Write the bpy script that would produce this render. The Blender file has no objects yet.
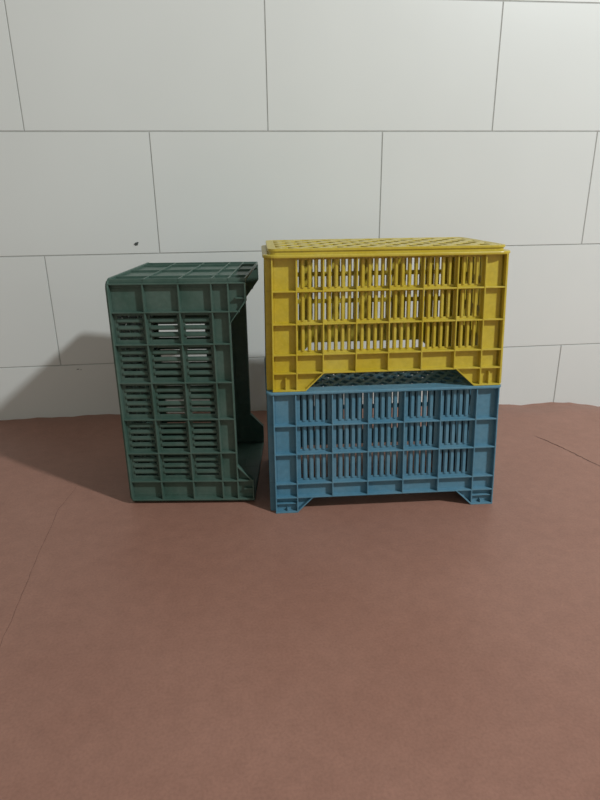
import bpy, bmesh, math, random
from mathutils import Vector, Matrix
random.seed(7)
S = bpy.context.scene
COL = S.collection

# ------------------------------------------------------------------ helpers
def link(name, bm, mats, parent=None, bevel=None):
    bmesh.ops.recalc_face_normals(bm, faces=bm.faces[:])
    me = bpy.data.meshes.new(name)
    bm.to_mesh(me); bm.free()
    for m in (mats if isinstance(mats, (list, tuple)) else [mats]):
        me.materials.append(m)
    o = bpy.data.objects.new(name, me)
    COL.objects.link(o)
    if parent is not None:
        o.parent = parent
    if bevel:
        md = o.modifiers.new('edge', 'BEVEL')
        md.width = bevel; md.segments = 2; md.limit_method = 'ANGLE'; md.angle_limit = math.radians(50)
    return o

def hexa(bm, p):
    """eight corners: bottom loop p0..p3, top loop p4..p7"""
    v = [bm.verts.new(q) for q in p]
    for f in ((0, 3, 2, 1), (4, 5, 6, 7), (0, 1, 5, 4), (1, 2, 6, 5), (2, 3, 7, 6), (3, 0, 4, 7)):
        bm.faces.new([v[i] for i in f])

def node_mat(name):
    m = bpy.data.materials.new(name); m.use_nodes = True
    nt = m.node_tree
    return m, nt, nt.nodes['Principled BSDF']

def noise(nt, scale, detail=4, rough=.6, coord='Object', stretch=None):
    tc = nt.nodes.new('ShaderNodeTexCoord')
    n = nt.nodes.new('ShaderNodeTexNoise')
    n.inputs['Scale'].default_value = scale
    n.inputs['Detail'].default_value = detail
    n.inputs['Roughness'].default_value = rough
    if stretch:
        mp = nt.nodes.new('ShaderNodeMapping'); mp.inputs['Scale'].default_value = stretch
        nt.links.new(tc.outputs[coord], mp.inputs['Vector']); nt.links.new(mp.outputs[0], n.inputs['Vector'])
    else:
        nt.links.new(tc.outputs[coord], n.inputs['Vector'])
    return n

def ramp(nt, src, stops):
    r = nt.nodes.new('ShaderNodeValToRGB')
    e = r.color_ramp.elements
    while len(e) < len(stops): e.new(.5)
    for el, (p, c) in zip(e, stops):
        el.position = p; el.color = (*c, 1)
    nt.links.new(src, r.inputs[0])
    return r

def mix(nt, a, b, fac, mode='MIX'):
    m = nt.nodes.new('ShaderNodeMix'); m.data_type = 'RGBA'; m.blend_type = mode
    if isinstance(fac, float): m.inputs[0].default_value = fac
    else: nt.links.new(fac, m.inputs[0])
    nt.links.new(a, m.inputs[6]); nt.links.new(b, m.inputs[7])
    return m.outputs[2]

# ------------------------------------------------------------------ materials
def plastic(name, base, dusty, rough=.45, amount=.7):
    m, nt, b = node_mat(name)
    n1 = noise(nt, 14, 6, .65); n2 = noise(nt, 120, 3, .6)
    r1 = ramp(nt, n1.outputs[0], [(.35, base), (.75, tuple(base[i] + (dusty[i] - base[i]) * amount for i in range(3)))])
    r2 = ramp(nt, n2.outputs[0], [(.3, (.82, .82, .82)), (.7, (1, 1, 1))])
    nt.links.new(mix(nt, r1.outputs[0], r2.outputs[0], .8, 'MULTIPLY'), b.inputs['Base Color'])
    b.inputs['Roughness'].default_value = rough
    b.inputs['Specular IOR Level'].default_value = .4
    bp = nt.nodes.new('ShaderNodeBump'); bp.inputs['Strength'].default_value = .08; bp.inputs['Distance'].default_value = .002
    nt.links.new(n2.outputs[0], bp.inputs['Height']); nt.links.new(bp.outputs[0], b.inputs['Normal'])
    return m

M_yellow = plastic('yellow_plastic', (.565, .425, .030), (.65, .54, .11), .34)
M_blue = plastic('blue_plastic', (.085, .235, .335), (.17, .31, .39), .48)
M_green = plastic('green_plastic', (.050, .106, .082), (.125, .178, .150), .45)

def tile_mat():
    m, nt, b = node_mat('white_glazed_tile')
    n = noise(nt, 2.2, 3, .5)
    r = ramp(nt, n.outputs[0], [(.3, (.70, .72, .70)), (.7, (.735, .755, .735))])
    nt.links.new(r.outputs[0], b.inputs['Base Color'])
    b.inputs['Roughness'].default_value = .32
    b.inputs['Specular IOR Level'].default_value = .45
    n2 = noise(nt, 5, 2, .5)
    bp = nt.nodes.new('ShaderNodeBump'); bp.inputs['Strength'].default_value = .12; bp.inputs['Distance'].default_value = .004
    nt.links.new(n2.outputs[0], bp.inputs['Height']); nt.links.new(bp.outputs[0], b.inputs['Normal'])
    return m
M_tile = tile_mat()
def flat(name, col, rough=.8):
    m, nt, b = node_mat(name)
    n = noise(nt, 60, 4)
    r = ramp(nt, n.outputs[0], [(.3, tuple(c * .85 for c in col)), (.7, col)])
    nt.links.new(r.outputs[0], b.inputs['Base Color']); b.inputs['Roughness'].default_value = rough
    return m
M_grout = flat('grey_grout', (.47, .48, .46), .9)
M_chip = flat('tile_chip', (.09, .10, .095), .9)
M_crack = flat('floor_crack', (.115, .058, .043), .95)

def floor_mat():
    m, nt, b = node_mat('red_oxide_cement')
    n1 = noise(nt, 3.0, 8, .62)
    n2 = noise(nt, 38, 6, .7)
    n3 = noise(nt, 260, 2, .5)
    r1 = ramp(nt, n1.outputs[0], [(.32, (.338, .165, .119)), (.55, (.366, .185, .135)), (.78, (.400, .205, .152))])
    r2 = ramp(nt, n2.outputs[0], [(.28, (.84, .84, .84)), (.72, (1.06, 1.06, 1.06))])
    r3 = ramp(nt, n3.outputs[0], [(.25, (.80, .80, .80)), (.62, (1.04, 1.04, 1.04))])
    c = mix(nt, r1.outputs[0], r2.outputs[0], .8, 'MULTIPLY')
    c = mix(nt, c, r3.outputs[0], .6, 'MULTIPLY')
    nt.links.new(c, b.inputs['Base Color'])
    b.inputs['Roughness'].default_value = .52
    b.inputs['Specular IOR Level'].default_value = .45
    bp = nt.nodes.new('ShaderNodeBump'); bp.inputs['Strength'].default_value = .25; bp.inputs['Distance'].default_value = .002
    nt.links.new(n2.outputs[0], bp.inputs['Height']); nt.links.new(bp.outputs[0], b.inputs['Normal'])
    return m
M_floor = floor_mat()

# ------------------------------------------------------------------ the setting: tiled wall
TILE_W, TILE_H, Z_ROW = .600, .29843, .16768
ROW_OFF = {-1: .98604, 0: -.49294, 1: -.19462, 2: -.49523, 3: -.20, 4: -.49}
X0, X1 = -2.4, 2.7
def build_wall():
    bm = bmesh.new()
    g, bv = .0009, .0010
    for k in range(-1, 5):
        z0, z1 = Z_ROW + k * TILE_H, Z_ROW + (k + 1) * TILE_H
        off = ROW_OFF[k]
        i0 = math.ceil((X0 - off) / TILE_W); n = int((X1 - X0) / TILE_W)
        for i in range(i0 - 1, i0 + n + 1):
            a, c = max(X0, off + i * TILE_W), min(X1, off + (i + 1) * TILE_W)
            if c - a < .02: continue
            dy = random.uniform(0, .0005)
            o = [(a + g, .003, z0 + g), (c - g, .003, z0 + g), (c - g, .003, z1 - g), (a + g, .003, z1 - g)]
            p = [(a + g + bv, dy, z0 + g + bv), (c - g - bv, dy, z0 + g + bv), (c - g - bv, dy, z1 - g - bv), (a + g + bv, dy, z1 - g - bv)]
            ov = [bm.verts.new(q) for q in o]; pv = [bm.verts.new(q) for q in p]
            bm.faces.new(pv)
            for j in range(4):
                bm.faces.new([ov[j], ov[(j + 1) % 4], pv[(j + 1) % 4], pv[j]])
    # grout bed and the wall body behind the tiles
    z0, z1 = Z_ROW - TILE_H, Z_ROW + 5 * TILE_H
    before = set(bm.faces)
    hexa(bm, [(X0, .0018, z0), (X1, .0018, z0), (X1, .12, z0), (X0, .12, z0), (X0, .0018, z1), (X1, .0018, z1), (X1, .12, z1), (X0, .12, z1)])
    for f in set(bm.faces) - before: f.material_index = 1
    # chipped spots in the glaze
    for cx, cz, rx, rz, seed in ((-.2541, .4918, .0062, .0042, 3), (-.2500, .4950, .003, .0025, 6), (-.448, .1550, .0045, .0011, 5), (-.440, .1535, .002, .0009, 8)):
        rnd = random.Random(seed)
        vs = []
        for i in range(14):
            t = 2 * math.pi * i / 14; q = rnd.uniform(.7, 1.1)
            vs.append(bm.verts.new((cx + rx * q * math.cos(t), -.0006, cz + rz * q * math.sin(t))))
        f = bm.faces.new(vs); f.material_index = 2
    return link('wall_back', bm, [M_tile, M_grout, M_chip])
w = build_wall(); w['kind'] = 'structure'

# ------------------------------------------------------------------ the setting: red cement floor, troweled unevenly up to the wall
EDGE = [(-2.4, .012), (-.682, .015), (-.545, .0151), (-.371, .0164), (-.25, .012), (.043, .0034), (.45, -.006), (.72, -.013), (.81, -.016), (.876, -.0205),
        (.942, -.0190), (.992, -.0180), (1.043, -.0205), (1.095, -.032), (1.148, -.041), (1.3, -.042), (2.7, -.04)]
def edge_z(x):
    for (a, za), (b, zb) in zip(EDGE, EDGE[1:]):
        if a <= x <= b:
            return za + (zb - za) * (x - a) / (b - a) + .0012 * math.sin(x * 41) + .0008 * math.sin(x * 97 + 1)
    return EDGE[-1][1]
def floor_z(x, y):
    t = min(1, max(0, 1 + y / .15))
    return edge_z(x) * t * t * (3 - 2 * t)
def build_floor():
    bm = bmesh.new()
    xs = [X0 + i * .02 for i in range(int((X1 - X0) / .02) + 1)]
    ys = [.01, 0, -.01, -.025, -.045, -.07, -.1, -.13, -.16, -.3, -.6, -1, -1.6, -2.6, -3.6]
    rows = [[bm.verts.new((x, y, floor_z(x, min(y, 0)))) for x in xs] for y in ys]
    for a, b in zip(rows, rows[1:]):
        for i in range(len(xs) - 1):
            bm.faces.new([a[i], b[i], b[i + 1], a[i + 1]])
    for f in bm.faces: f.smooth = True
    def crack(pts, wd, seed):
        rnd = random.Random(seed)
        fine = []
        for (a, b) in zip(pts, pts[1:]):
            for j in range(6):
                t = j / 6
                fine.append((a[0] + (b[0] - a[0]) * t + rnd.uniform(-.0012, .0012), a[1] + (b[1] - a[1]) * t))
        fine.append(pts[-1])
        prev = None
        for i, p in enumerate(fine):
            q = fine[min(i + 1, len(fine) - 1)]; r = fine[max(i - 1, 0)]
            d = Vector((q[0] - r[0], q[1] - r[1])).normalized(); nn = Vector((-d.y, d.x))
            k = wd * rnd.uniform(.5, 1.1) * min(1, (i + .3) / 6, (len(fine) - i) / 3)
            pair = [bm.verts.new((p[0] + nn.x * s * k / 2, p[1] + nn.y * s * k / 2, floor_z(*p) + .0003)) for s in (1, -1)]
            if prev:
                f = bm.faces.new([prev[0], prev[1], pair[1], pair[0]]); f.material_index = 1
            prev = pair
    crack([(.765, -.285), (.782, -.321), (.800, -.376), (.810, -.414), (.817, -.444), (.829, -.485), (.846, -.54), (.858, -.6)], .0034, 1)
    crack([(-.366, -.40), (-.374, -.462), (-.382, -.526), (-.375, -.638), (-.368, -.747), (-.362, -.813), (-.357, -.913), (-.35, -1.05)], .0005, 2)
    return link('floor', bm, [M_floor, M_crack])
fl = build_floor(); fl['kind'] = 'structure'

# ------------------------------------------------------------------ ventilated plastic crate
# local frame: standing on its open rim, base on top; x along the length, front side at y = -W/2
class Crate:
    def __init__(s, P, mat, loc, yaw, upright=True):
        s.P = P; s.mat = mat
        s.L, s.W, s.H, s.R = P['L'], P['W'], P['H'], P['R']
        s.R2 = P.get('R_high', s.R); s.D = P.get('D', .0108); s.t = P.get('t', .0026)
        s.upright = upright
        s.root = bpy.data.objects.new('plastic_crate', None); COL.objects.link(s.root)
        s.root.empty_display_size = .05
        s.root.location = loc; s.root.rotation_euler = (0, 0, yaw)
    # shaping: draft, slight warp and (for a crate on its end) the turn onto the short side
    def T(s, p):
        x, y, z = p
        k = z / s.H
        d = s.P.get('draft', 0)
        x = x * (1 - d * k) + s.P.get('lean', 0) * k
        y = y * (1 - d * k)
        if s.upright: return (x, y, z)
        return (-z + s.H / 2, y, x + s.L / 2 + s.R + s.P['lip_out'])
    def box(s, bm, a, b):
        (x0, y0, z0), (x1, y1, z1) = a, b
        hexa(bm, [s.T(q) for q in ((x0, y0, z0), (x1, y0, z0), (x1, y1, z0), (x0, y1, z0), (x0, y0, z1), (x1, y0, z1), (x1, y1, z1), (x0, y1, z1))])
    # side frames: s along the side from its tangent point, o inward from the rib tips
    def frame(s, side):
        L, W, R = s.L, s.W, s.R
        if side == 'front': return lambda a, o, z: (-L / 2 + a, -W / 2 + o, z)
        if side == 'rear': return lambda a, o, z: (L / 2 - a, W / 2 - o, z)
        if side == 'low': return lambda a, o, z: (-L / 2 - R + o, W / 2 - R - a, z)
        return lambda a, o, z: (L / 2 + s.R2 - o, -W / 2 + R + a, z)
    def sbox(s, bm, F, a0, a1, o0, o1, z0, z1):
        hexa(bm, [s.T(F(*q)) for q in ((a0, o0, z0), (a1, o0, z0), (a1, o1, z0), (a0, o1, z0), (a0, o0, z1), (a1, o0, z1), (a1, o1, z1), (a0, o1, z1))])
    def prism(s, bm, F, poly, o0, o1):
        n = len(poly)
        A = [bm.verts.new(s.T(F(a, o0, z))) for a, z in poly]; B = [bm.verts.new(s.T(F(a, o1, z))) for a, z in poly]
        bm.faces.new(A); bm.faces.new(B[::-1])
        for i in range(n):
            bm.faces.new([A[i], B[i], B[(i + 1) % n], A[(i + 1) % n]])
    def wall_cell(s, bm, F, a0, a1, z0, z1, slots, pitch, sw, mz, D):
        t = s.t
        if not slots:
            s.sbox(bm, F, a0, a1, D, D + t, z0, z1); return
        s.sbox(bm, F, a0, a1, D, D + t, z0, z0 + mz[0]); s.sbox(bm, F, a0, a1, D, D + t, z1 - mz[1], z1)
        c = (a0 + a1) / 2; x = a0
        for i in range(slots):
            m = c + (i - (slots - 1) / 2) * pitch
            s.sbox(bm, F, x, m - sw / 2, D, D + t, z0 + mz[0], z1 - mz[1]); x = m + sw / 2
        s.sbox(bm, F, x, a1, D, D + t, z0 + mz[0], z1 - mz[1])
        # thickened slats between the slots
        for i in range(slots - 1):
            m = c + (i - (slots - 2) / 2) * pitch
            w = (pitch - sw) * .28
            s.sbox(bm, F, m - w, m + w, D - .0022, D, z0 + mz[0] - .001, z1 - mz[1] + .001)
    def side(s, name, which, cols, rows, slotrows, slots, notch):
        """cols: rib positions along the side; rows: rib heights from the rim line up; notch: clear span above the floor"""
        P = s.P; F = s.frame(which); D, t = s.D, s.t; rt = P['rib']
        if which in ('low', 'high'): D = P.get('D_end', D)
        bm = bmesh.new()
        zr = rows
        top = P['lip_z0']
        zs = zr + [top]
        last = len(cols) - 1
        ext = D - s.R                                   # let the inner wall run on into the corner
        for i in range(last):
            a0, a1 = cols[i], cols[i + 1]
            for j in range(len(zs) - 1):
                n = slots[i] if j in slotrows else 0
                s.wall_cell(bm, F, a0, a1, zs[j], zs[j + 1], n, P['pitch'], P['slot'], P['mz'], D)
        for i, a in enumerate(cols):
            a0, a1 = a - rt / 2, a + rt / 2
            if i == 0: a0, a1 = a, a + rt
            if i == last: a0, a1 = a - rt, a
            s.sbox(bm, F, a0, a1, 0, D + t * .5, zr[0], top + .001)
        for z in zr:
            s.sbox(bm, F, cols[0], cols[-1], .0005, D + t * .5, z - P['hrib'] / 2, z + P['hrib'] / 2)
        return link(name, bm, s.mat, s.root, .0006)
    def foot(s, parent, which, at_end, z1, cols, a_flat, a_slope):
        """the part of a long side that reaches down to the floor beside the corner, with its slanted edge"""
        F0 = s.frame(which); P = s.P; D, t, rt = s.D, s.t, P['rib']; L = s.L
        F = (lambda a, o, z: F0(L - a, o, z)) if at_end else F0
        bm = bmesh.new()
        # web behind the ribs
        s.prism(bm, F, [(0, 0), (a_flat, 0), (a_slope, z1), (0, z1)], D, D + t)
        # bottom flange and slanted flange
        h = P['hrib']
        s.sbox(bm, F, 0, a_flat, 0, D + t, 0, h)
        n = Vector((-(z1), a_slope - a_flat)).normalized() * h
        s.prism(bm, F, [(a_flat, 0), (a_slope, z1), (a_slope + n.x * 1.2, z1 + n.y * .2), (a_flat + n.x, n.y)], 0, D + t)
        c = cols
        for a, a1, ztop in ((0, rt, z1), (c - rt / 2, c + rt / 2, z1)):
            if a < a_slope - .003:
                zb = 0 if a <= a_flat else z1 * (a - a_flat) / (a_slope - a_flat)
                s.sbox(bm, F, a, a1, .0004, D, zb, ztop)
        m = c * .55
        s.sbox(bm, F, m - rt / 2, m + rt / 2, .003, D, h, z1 * P.get('stub', .62))
        if P.get('foot_shelf'):
            s.sbox(bm, F, rt, c, .003, D, z1 * .56, z1 * .56 + .0016)
        return link('foot', bm, s.mat, parent, .0006)
    def post(s, cx, cy, sx, sy, which, at_end, other_wall):
        """inner corner running the full height, its foot as a sub-part"""
        P = s.P; R, D, t = s.R, s.D, s.t
        bm = bmesh.new()
        z0, z1 = 0, P['lip_z0'] + .001
        # inner corner where the two walls meet, thickened and slightly rounded
        xw = cx + sx * ((R if sx < 0 else s.R2) - D + .0003); yw = cy + sy * (R - D + .0003)
        r = .006; n = 5; outer = []; inner = []
        for i in range(n + 1):
            q = math.pi / 2 * i / n
            outer.append((xw - sx * r + sx * r * math.cos(q), yw - sy * r + sy * r * math.sin(q)))
            inner.append((xw - sx * r + sx * (r - t - .001) * math.cos(q), yw - sy * r + sy * (r - t - .001) * math.sin(q)))
        leg = .007
        outer = [(xw, yw - sy * leg)] + outer + [(xw - sx * leg, yw)]
        inner = [(xw - sx * (t + .001), yw - sy * leg)] + inner + [(xw - sx * leg, yw - sy * (t + .001))]
        for i in range(len(outer) - 1):
            o0, o1, i0, i1 = outer[i], outer[i + 1], inner[i], inner[i + 1]
            hexa(bm, [s.T(q) for q in ((*o0, z0), (*o1, z0), (*i1, z0), (*i0, z0), (*o0, z1), (*o1, z1), (*i1, z1), (*i0, z1))])
        return link('corner_post', bm, s.mat, s.root, .0005)
    def rounded(s, out, n=7):
        """outline of the crate's plan grown by out"""
        L, W, R = s.L, s.W, s.R
        r = max(max(R, s.P.get('RC', 0)) + out, .0035); pts = []
        hl, hx, hy = L / 2 + R + out - r, L / 2 + s.R2 + out - r, W / 2 + out - r
        for cx, cy, a0 in ((hx, -hy, -90), (hx, hy, 0), (-hl, hy, 90), (-hl, -hy, 180)):
            for i in range(n + 1):
                a = math.radians(a0 + 90 * i / n)
                pts.append((cx + r * math.cos(a), cy + r * math.sin(a)))
        return pts
    def ring(s, bm, o_out, o_in, z0, z1):
        A, B = s.rounded(o_out), s.rounded(o_in); n = len(A)
        Av = [[bm.verts.new(s.T((*p, z))) for p in A] for z in (z0, z1)]
        Bv = [[bm.verts.new(s.T((*p, z))) for p in B] for z in (z0, z1)]
        for i in range(n):
            j = (i + 1) % n
            bm.faces.new([Av[0][i], Av[0][j], Av[1][j], Av[1][i]])
            bm.faces.new([Bv[0][j], Bv[0][i], Bv[1][i], Bv[1][j]])
            bm.faces.new([Av[1][i], Av[1][j], Bv[1][j], Bv[1][i]])
            bm.faces.new([Av[0][j], Av[0][i], Bv[0][i], Bv[0][j]])
    def build(s):
        P = s.P; L, W, H, R = s.L, s.W, s.H, s.R
        long_cols = P['cols']; rows = P['rows']
        for nm, which in (('long_side', 'front'), ('long_side', 'rear')):
            cols = long_cols if which == 'front' else [L - c for c in reversed(long_cols)]
            sl = P['slots'] if which == 'front' else P['slots'][::-1]
            s.side(nm, which, cols, rows, P['slotrows'], sl, True)
        ec = P['end_cols']
        for which in ('low', 'high'):
            s.side('end_side', which, ec, [.0015] + rows, [r + 1 for r in P['slotrows']], P['end_slots'], False)
        for sx, sy in ((-1, -1), (1, -1), (1, 1), (-1, 1)):
            cx, cy = sx * L / 2, sy * (W / 2 - R)
            p = s.post(cx, cy, sx, sy, None, None, None)
            which = 'front' if sy < 0 else 'rear'
            at_end = (sx > 0) if sy < 0 else (sx < 0)
            near = P['foot_low'] if sx < 0 else P['foot_high']
            c = long_cols[1] if sx < 0 else L - long_cols[-2]
            s.foot(p, which, at_end, rows[0], c, *near)
        # rim flange
        bm = bmesh.new()
        s.ring(bm, P['lip_out'], -s.D - s.t, P['lip_z0'], P['lip_z1'])
        link('rim', bm, s.mat, s.root, .0018)
        # lattice base
        bm = bmesh.new()
        ti = P['tier_in']
        if H > P['lip_z1'] + .001:
            s.ring(bm, -ti - .0025, -ti - .006, P['lip_z1'] - .001, H - .002)
            s.ring(bm, -ti, -ti - .006, H - .0045, H)
        s.ring(bm, -ti - .001, -ti - P['border'], H - .0045, H - .0005)
        hx, hy = L / 2 + min(R, s.R2) - ti - P['border'] + .003, W / 2 - ti - P['border'] + .003
        px, py = P['dia']
        # diagonal lattice bars clipped to the opening
        m = py / px; wb = P['bar'] / 2
        nn = Vector((-m, 1)).normalized()
        kmax = int((2 * hx * m + 2 * hy) / py) + 2
        for sg in (1, -1):
            for k in range(-kmax, kmax):
                c0 = k * py
                # y = sg*m*x + c0
                pts = []
                for x in (-hx, hx):
                    y = sg * m * x + c0
                    if -hy <= y <= hy: pts.append((x, y))
                for y in (-hy, hy):
                    x = (y - c0) / (sg * m)
                    if -hx < x < hx: pts.append((x, y))
                if len(pts) < 2: continue
                (xa, ya), (xb, yb) = pts[0], pts[1]
                if math.hypot(xa - xb, ya - yb) < .012: continue
                d = Vector((xb - xa, yb - ya)).normalized(); q = Vector((-d.y, d.x)) * wb
                z0, z1 = H - .0055, H - (.0003 if sg > 0 else .0008)
                hexa(bm, [s.T(v) for v in ((xa - q.x, ya - q.y, z0), (xb - q.x, yb - q.y, z0), (xb + q.x, yb + q.y, z0), (xa + q.x, ya + q.y, z0),
                                           (xa - q.x, ya - q.y, z1), (xb - q.x, yb - q.y, z1), (xb + q.x, yb + q.y, z1), (xa + q.x, ya + q.y, z1))])
        # stiffening ribs under the lattice
        for c in long_cols[2:-2:2]:
            x = c - L / 2
            s.box(bm, (x - .0015, -hy, H - .014), (x + .0015, hy, H - .002))
        link('base', bm, s.mat, s.root, .0005)
        return s.root

def tag(o, label, cat, group=None):
    o['label'] = label; o['category'] = cat
    if group: o['group'] = group

GROUP = 'ventilated plastic crates by the tiled wall'
def place(A, yaw, L, W):
    u = Vector((math.cos(yaw), math.sin(yaw), 0)); n = Vector((-u.y, u.x, 0))
    return Vector((A[0], A[1], 0)) + u * (L / 2) + n * (W / 2), u, n

BLUE_YAW = math.radians(-2.53); A_BLUE = (.0612, -.6010)
# blue crate, upside down on the floor
Pb = dict(L=.4455, W=.275, H=.2555, R=.0105, R_high=.003, rib=.0026, hrib=.0030, draft=.020, lean=-.0045,
          cols=[0, .0442, .1152, .1860, .2573, .3295, .4010, .4455], rows=[.0335, .0635, .1270, .1865],
          slotrows=[1, 2, 3], slots=[0, 5, 5, 5, 5, 5, 0], pitch=.0126, slot=.0035, mz=(.007, .004),
          end_cols=[0, .042, .090, .162, .210, .252], end_slots=[0, 3, 4, 3, 0],
          foot_low=(.0440, .0770), foot_high=(.0450, .0790), foot_shelf=True, stub=.3,
          lip_z0=.2495, lip_z1=.2555, lip_out=.0022, tier_in=.012, border=.018, dia=(.030, .040), bar=.0095)
loc, u, n = place(A_BLUE, BLUE_YAW, Pb['L'], Pb['W'])
blue = Crate(Pb, M_blue, loc, BLUE_YAW).build()
tag(blue, 'dusty blue plastic crate upside down on the red floor, carrying the yellow crate', 'crate', GROUP)

# yellow crate, upside down on the blue one
Py = dict(L=.4365, W=.265, H=.2600, R=.0108, R_high=.006, rib=.0027, hrib=.0030, draft=.030, lean=-.003, stub=.75,
          cols=[0, .0455, .0948, .1568, .2180, .2810, .3445, .3965, .4365], rows=[.0350, .0700, .1268, .1860],
          slotrows=[1, 2, 3], slots=[0, 4, 5, 5, 5, 5, 4, 0], pitch=.0125, slot=.0053, mz=(.006, .004),
          end_cols=[0, .042, .090, .149, .197, .239], end_slots=[0, 3, 4, 3, 0],
          foot_low=(.0620, .0975), foot_high=(.0520, .0895),
          lip_z0=.2440, lip_z1=.2500, lip_out=.0045, tier_in=.005, border=.016, RC=.022, dia=(.046, .066), bar=.0155)
locy = Vector((A_BLUE[0], A_BLUE[1], 0)) + u * (.0006 + Py['L'] / 2) + n * (.003 + Py['W'] / 2)
locy.z = Pb['H'] + .0002
yellow = Crate(Py, M_yellow, locy, BLUE_YAW).build()
tag(yellow, 'bright yellow plastic crate turned upside down on top of the blue crate', 'crate', GROUP)

# green crate, standing on its short side, base to the left
GREEN_YAW = math.radians(-6.8); A_GREEN = (-.2365, -.5236)
Pg = dict(L=.4465, W=.318, H=.2585, R=.0070, rib=.0030, hrib=.0030, draft=0, stub=.62,
          cols=[0, .0435, .1065, .1790, .2550, .3310, .3925, .4465], rows=[.0330, .0640, .1245, .1900],
          slotrows=[1, 2, 3], slots=[0, 4, 5, 5, 5, 4, 0], pitch=.0138, slot=.0050, mz=(.008, .007),
          end_cols=[0, .048, .150, .253, .301], end_slots=[0, 0, 0, 0],
          foot_low=(.0430, .0780), foot_high=(.0350, .0790),
          lip_z0=.2515, lip_z1=.2555, lip_out=.0020, D_end=.0045, RC=.018, tier_in=.003, border=.014, dia=(.032, .044), bar=.0135)
ug = Vector((math.cos(GREEN_YAW), math.sin(GREEN_YAW), 0)); ng = Vector((-ug.y, ug.x, 0))
locg = Vector((*A_GREEN, 0)) + ug * (Pg['H'] / 2) + ng * (Pg['W'] / 2)
green = Crate(Pg, M_green, locg, GREEN_YAW, upright=False).build()
tag(green, 'dark green plastic crate standing on its short end, open side facing right', 'crate', GROUP)

# ------------------------------------------------------------------ camera
f_px, pitch, yaw, roll, dist, hgt = 576.15, .33162, .1099, -.01275, 1.62187, .5931
F = Vector((math.sin(yaw) * math.cos(pitch), math.cos(yaw) * math.cos(pitch), -math.sin(pitch)))
R0 = Vector((math.cos(yaw), -math.sin(yaw), 0)); U0 = R0.cross(F)
Rr = R0 * math.cos(roll) + U0 * math.sin(roll); Ur = U0 * math.cos(roll) - R0 * math.sin(roll)
cam = bpy.data.cameras.new('camera'); co = bpy.data.objects.new('camera', cam); COL.objects.link(co)
co.matrix_world = Matrix(((Rr.x, Ur.x, -F.x, 0), (Rr.y, Ur.y, -F.y, -dist), (Rr.z, Ur.z, -F.z, hgt), (0, 0, 0, 1)))
cam.sensor_fit = 'VERTICAL'; cam.sensor_height = 24; cam.lens = 24 * f_px / 800
cam.clip_start = .02
S.camera = co

# ------------------------------------------------------------------ light: one lamp high on the right, soft light of the room
li = bpy.data.lights.new('room_lamp', 'POINT'); lo = bpy.data.objects.new('room_lamp', li); COL.objects.link(lo)
lo.location = (2.33, -2.60, 2.72)
li.energy = 375; li.shadow_soft_size = .10; li.color = (.95, 1.0, 1.01)

wd = bpy.data.worlds.new('World'); S.world = wd; wd.use_nodes = True
wn = wd.node_tree; bg = wn.nodes['Background']
tc = wn.nodes.new('ShaderNodeTexCoord'); sp = wn.nodes.new('ShaderNodeSeparateXYZ'); mr = wn.nodes.new('ShaderNodeMapRange')
mr.inputs[1].default_value = -1; mr.inputs[2].default_value = 1
wr = wn.nodes.new('ShaderNodeValToRGB')
e = wr.color_ramp.elements; e.new(.5); e.new(.6)
for el, (p, c) in zip(e, ((0, (.10, .075, .062)), (.5, (.30, .300, .265)), (.62, (.19, .192, .175)), (1, (.12, .122, .115)))):
    el.position = p; el.color = (*c, 1)
wn.links.new(tc.outputs['Generated'], sp.inputs[0]); wn.links.new(sp.outputs[2], mr.inputs[0])
wn.links.new(mr.outputs[0], wr.inputs[0]); wn.links.new(wr.outputs[0], bg.inputs[0])
# added fill: world light made stronger from the front left to brighten the wall
dt = wn.nodes.new('ShaderNodeVectorMath'); dt.operation = 'DOT_PRODUCT'; dt.inputs[1].default_value = (-.22, -.96, .10)
wn.links.new(tc.outputs['Generated'], dt.inputs[0])
m2 = wn.nodes.new('ShaderNodeMapRange')
m2.inputs[1].default_value = -1; m2.inputs[2].default_value = 1; m2.inputs[3].default_value = .30; m2.inputs[4].default_value = 1.75
wn.links.new(dt.outputs['Value'], m2.inputs[0]); wn.links.new(m2.outputs[0], bg.inputs[1])

vs = S.view_settings
S.display_settings.display_device = 'sRGB'
vs.view_transform = 'Standard'; vs.look = 'None'; vs.exposure = .12; vs.gamma = 1; vs.use_curve_mapping = False
